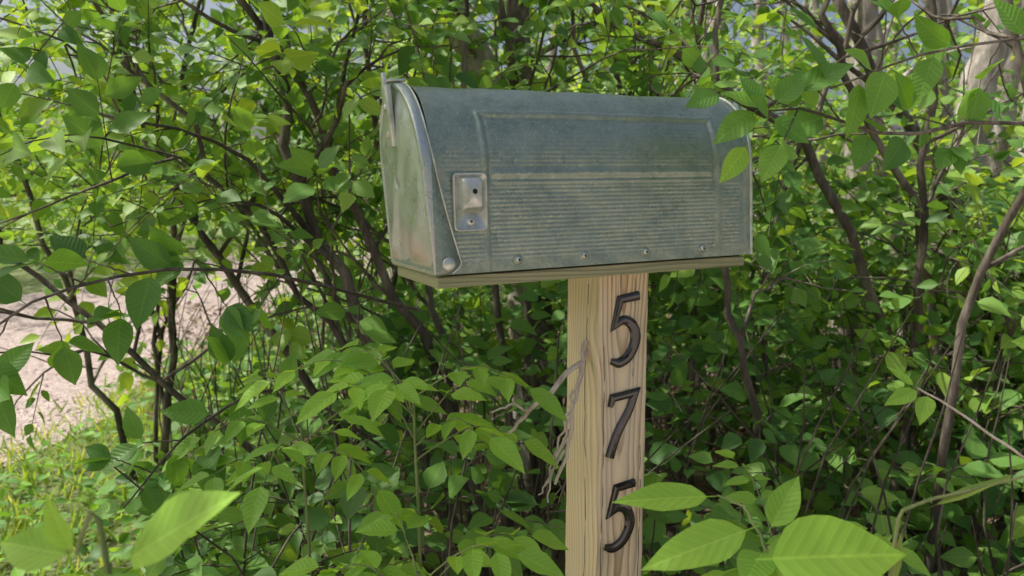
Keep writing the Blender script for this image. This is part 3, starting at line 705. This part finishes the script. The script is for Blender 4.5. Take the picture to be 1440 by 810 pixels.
def near_branch(name,ctrl,r0,nleaf,size,t0,tint,bias,nb,wr=.55,seed=1,sub=2,extra=()):
    r2=np.random.default_rng(seed); C=spline(ctrl,24); T=nrm(np.gradient(C,axis=0)); items=list(extra); stems=[(ctrl,r0,.0012)]
    for j in range(nleaf):
        t=t0+(1-t0)*(j/(nleaf-1)); i=int(t*23); b=C[i]
        sg=1 if j%2 else -1; sdv=nrm(np.cross(T[i],V(0,-1,.2)))*sg
        d=nrm(T[i]*.5+sdv*.9+np.array(bias)*.8+r2.normal(0,.35,3)); L=size*r2.uniform(.7,1.2)
        pb=b
        if r2.random()<.5 and j<nleaf-2:
            pe=b+nrm(d+r2.normal(0,.3,3))*size*.8; stems.append(([b,(b+pe)/2,pe],.0014,.0009)); pb=pe
            for _ in range(sub):
                d3=nrm(d+r2.normal(0,.6,3)); items.append((pe,pe+d3*L*.9,wr,V(*nb)+r2.normal(0,.35,3),np.clip(r2.uniform(*tint),0,1),r2.normal(-.12,.08),.25))
        items.append((pb,pb+d*L,wr,V(*nb)+r2.normal(0,.35,3),np.clip(r2.uniform(*tint),0,1),r2.normal(-.12,.08),.25))
    return leafset(name,items,stems,stem_mat=BARK)
fc=(0,-.8,.5)
cl=[((.274,.98,1.331),(.221,.97,1.313),.5,fc,.35,-.05,.25),((.320,.98,1.311),(.260,.97,1.267),.5,fc,.55,-.05,.25),
    ((.308,.975,1.268),(.269,.965,1.216),.46,(.2,-.9,.3),.9,-.05,.25),((.32,.98,1.265),(.369,.97,1.232),.58,(-.2,-.8,.5),.5,-.05,.2),
    ((.334,.98,1.302),(.385,.97,1.268),.6,(-.1,-.8,.6),.5,-.05,.2),((.339,.98,1.315),(.380,.975,1.359),.55,fc,.4,-.05,.25),
    ((.329,.98,1.315),(.297,.99,1.355),.5,fc,.4,-.05,.25),((.362,.98,1.33),(.436,.97,1.372),.45,(0,-.7,.6),.4,-.1,.25),
    ((.335,.98,1.30),(.300,.95,1.325),.5,fc,.45,-.05,.25)]
near_branch('overhanging_branch',[(1.3,1.5,1.1),(.80,1.15,1.30),(.55,1.08,1.285),(.40,1.0,1.31),(.335,.98,1.31)],.004,14,.072,.25,(.2,.85),(-.2,0,-.1),(0,-.75,.6),seed=4,
  extra=cl)
near_branch('overhanging_branch',[(1.4,1.6,1.5),(.95,1.2,1.45),(.60,1.05,1.40),(.42,1.0,1.34)],.0035,14,.072,.25,(.2,.8),(-.2,0,-.2),(0,-.75,.6),seed=9)
near_branch('overhanging_branch',[(-.20,1.6,.95),(-.45,1.2,1.08),(-.62,1.0,1.07),(-.72,.92,.98)],.004,15,.082,.3,(.05,.5),(-.2,0,-.25),(0,-.7,.6),seed=5)
near_branch('overhanging_branch',[(-.30,1.7,.6),(-.40,1.3,.85),(-.48,1.1,.85),(-.55,1.0,.76)],.004,12,.068,.3,(.1,.6),(-.1,-.1,-.1),(0,-.6,.75),seed=6)

def ash(x,y,h,nr,seed,ll=.055):
    r2=np.random.default_rng(seed); items=[];stems=[([(x,y,0),(x+.01,y,h*.5),(x,y,h)],.004,.002)]
    for i in range(nr):
        a=i*2.4+r2.uniform(-.3,.3); up=r2.uniform(.15,.8); Lr=r2.uniform(.14,.21); b=V(x,y,h-.11*r2.random())
        d=V(math.cos(a),math.sin(a)*.8-.15,up); d=nrm(d)
        C=spline([b,b+d*Lr*.55+V(0,0,.01),b+d*Lr+V(0,0,-.35*Lr*(1-up*.6))],12); stems.append((C[::3],.0014,.0008)); T=nrm(np.gradient(C,axis=0))
        tn=r2.uniform(.65,1.0)
        for k,t in enumerate((.38,.6,.82)):
            ii=int(t*11); sd_=nrm(np.cross(T[ii],V(0,0,1)))
            for sg in (-1,1):
                dd=nrm(sd_*sg+T[ii]*.55+V(0,0,-.3)+r2.normal(0,.1,3)); L=ll*r2.uniform(.8,1.15)
                items.append((C[ii],C[ii]+dd*L,.42,V(0,-.35,.9)+r2.normal(0,.15,3)+sd_*sg*.1,np.clip(tn+r2.normal(0,.06),0,1),-.12,.3))
        dd=nrm(T[-1]+V(0,0,-.25)); items.append((C[-1],C[-1]+dd*ll*1.25,.42,V(0,-.4,.9),tn,-.12,.3))
    return leafset('ash_seedling',items,stems)
ash(-.14,1.02,.92,10,11,.06); ash(-.12,.90,.72,8,12,.06); ash(-.33,1.12,.84,8,13,.06); ash(.40,1.05,.70,8,14,.05)
ash(-.24,.88,.66,7,21,.065)
TB=Tubes()
TB.add(spline([(.112,1.09,.970),(.062,1.04,.925),(.025,1.03,.895),(-.005,1.03,.86)],14,.002),np.linspace(.0048,.0022,14),6)
TB.add(spline([(.025,1.03,.895),(.0,1.02,.905),(-.03,1.02,.895)],10,.0015),np.linspace(.0024,.0012,10),5)
TB.add(spline([(.110,1.085,.985),(.096,1.06,.93),(.088,1.05,.885),(.080,1.045,.83),(.066,1.04,.78)],16,.002),np.linspace(.0042,.0022,16),6)
for q0,q1,q2 in [(V(.088,1.05,.90),V(.066,1.04,.84),V(.048,1.035,.775)),(V(.082,1.05,.86),V(.060,1.04,.80),V(.052,1.035,.757)),(V(.090,1.05,.92),V(.080,1.045,.86),V(.058,1.04,.81)),(V(.078,1.045,.83),V(.058,1.035,.795),V(.038,1.03,.765))]:
    TB.add(spline([q0,q1,q2],14,.002),np.linspace(.0024,.0010,14),4)
TB.build('broken_branch',DEADW)
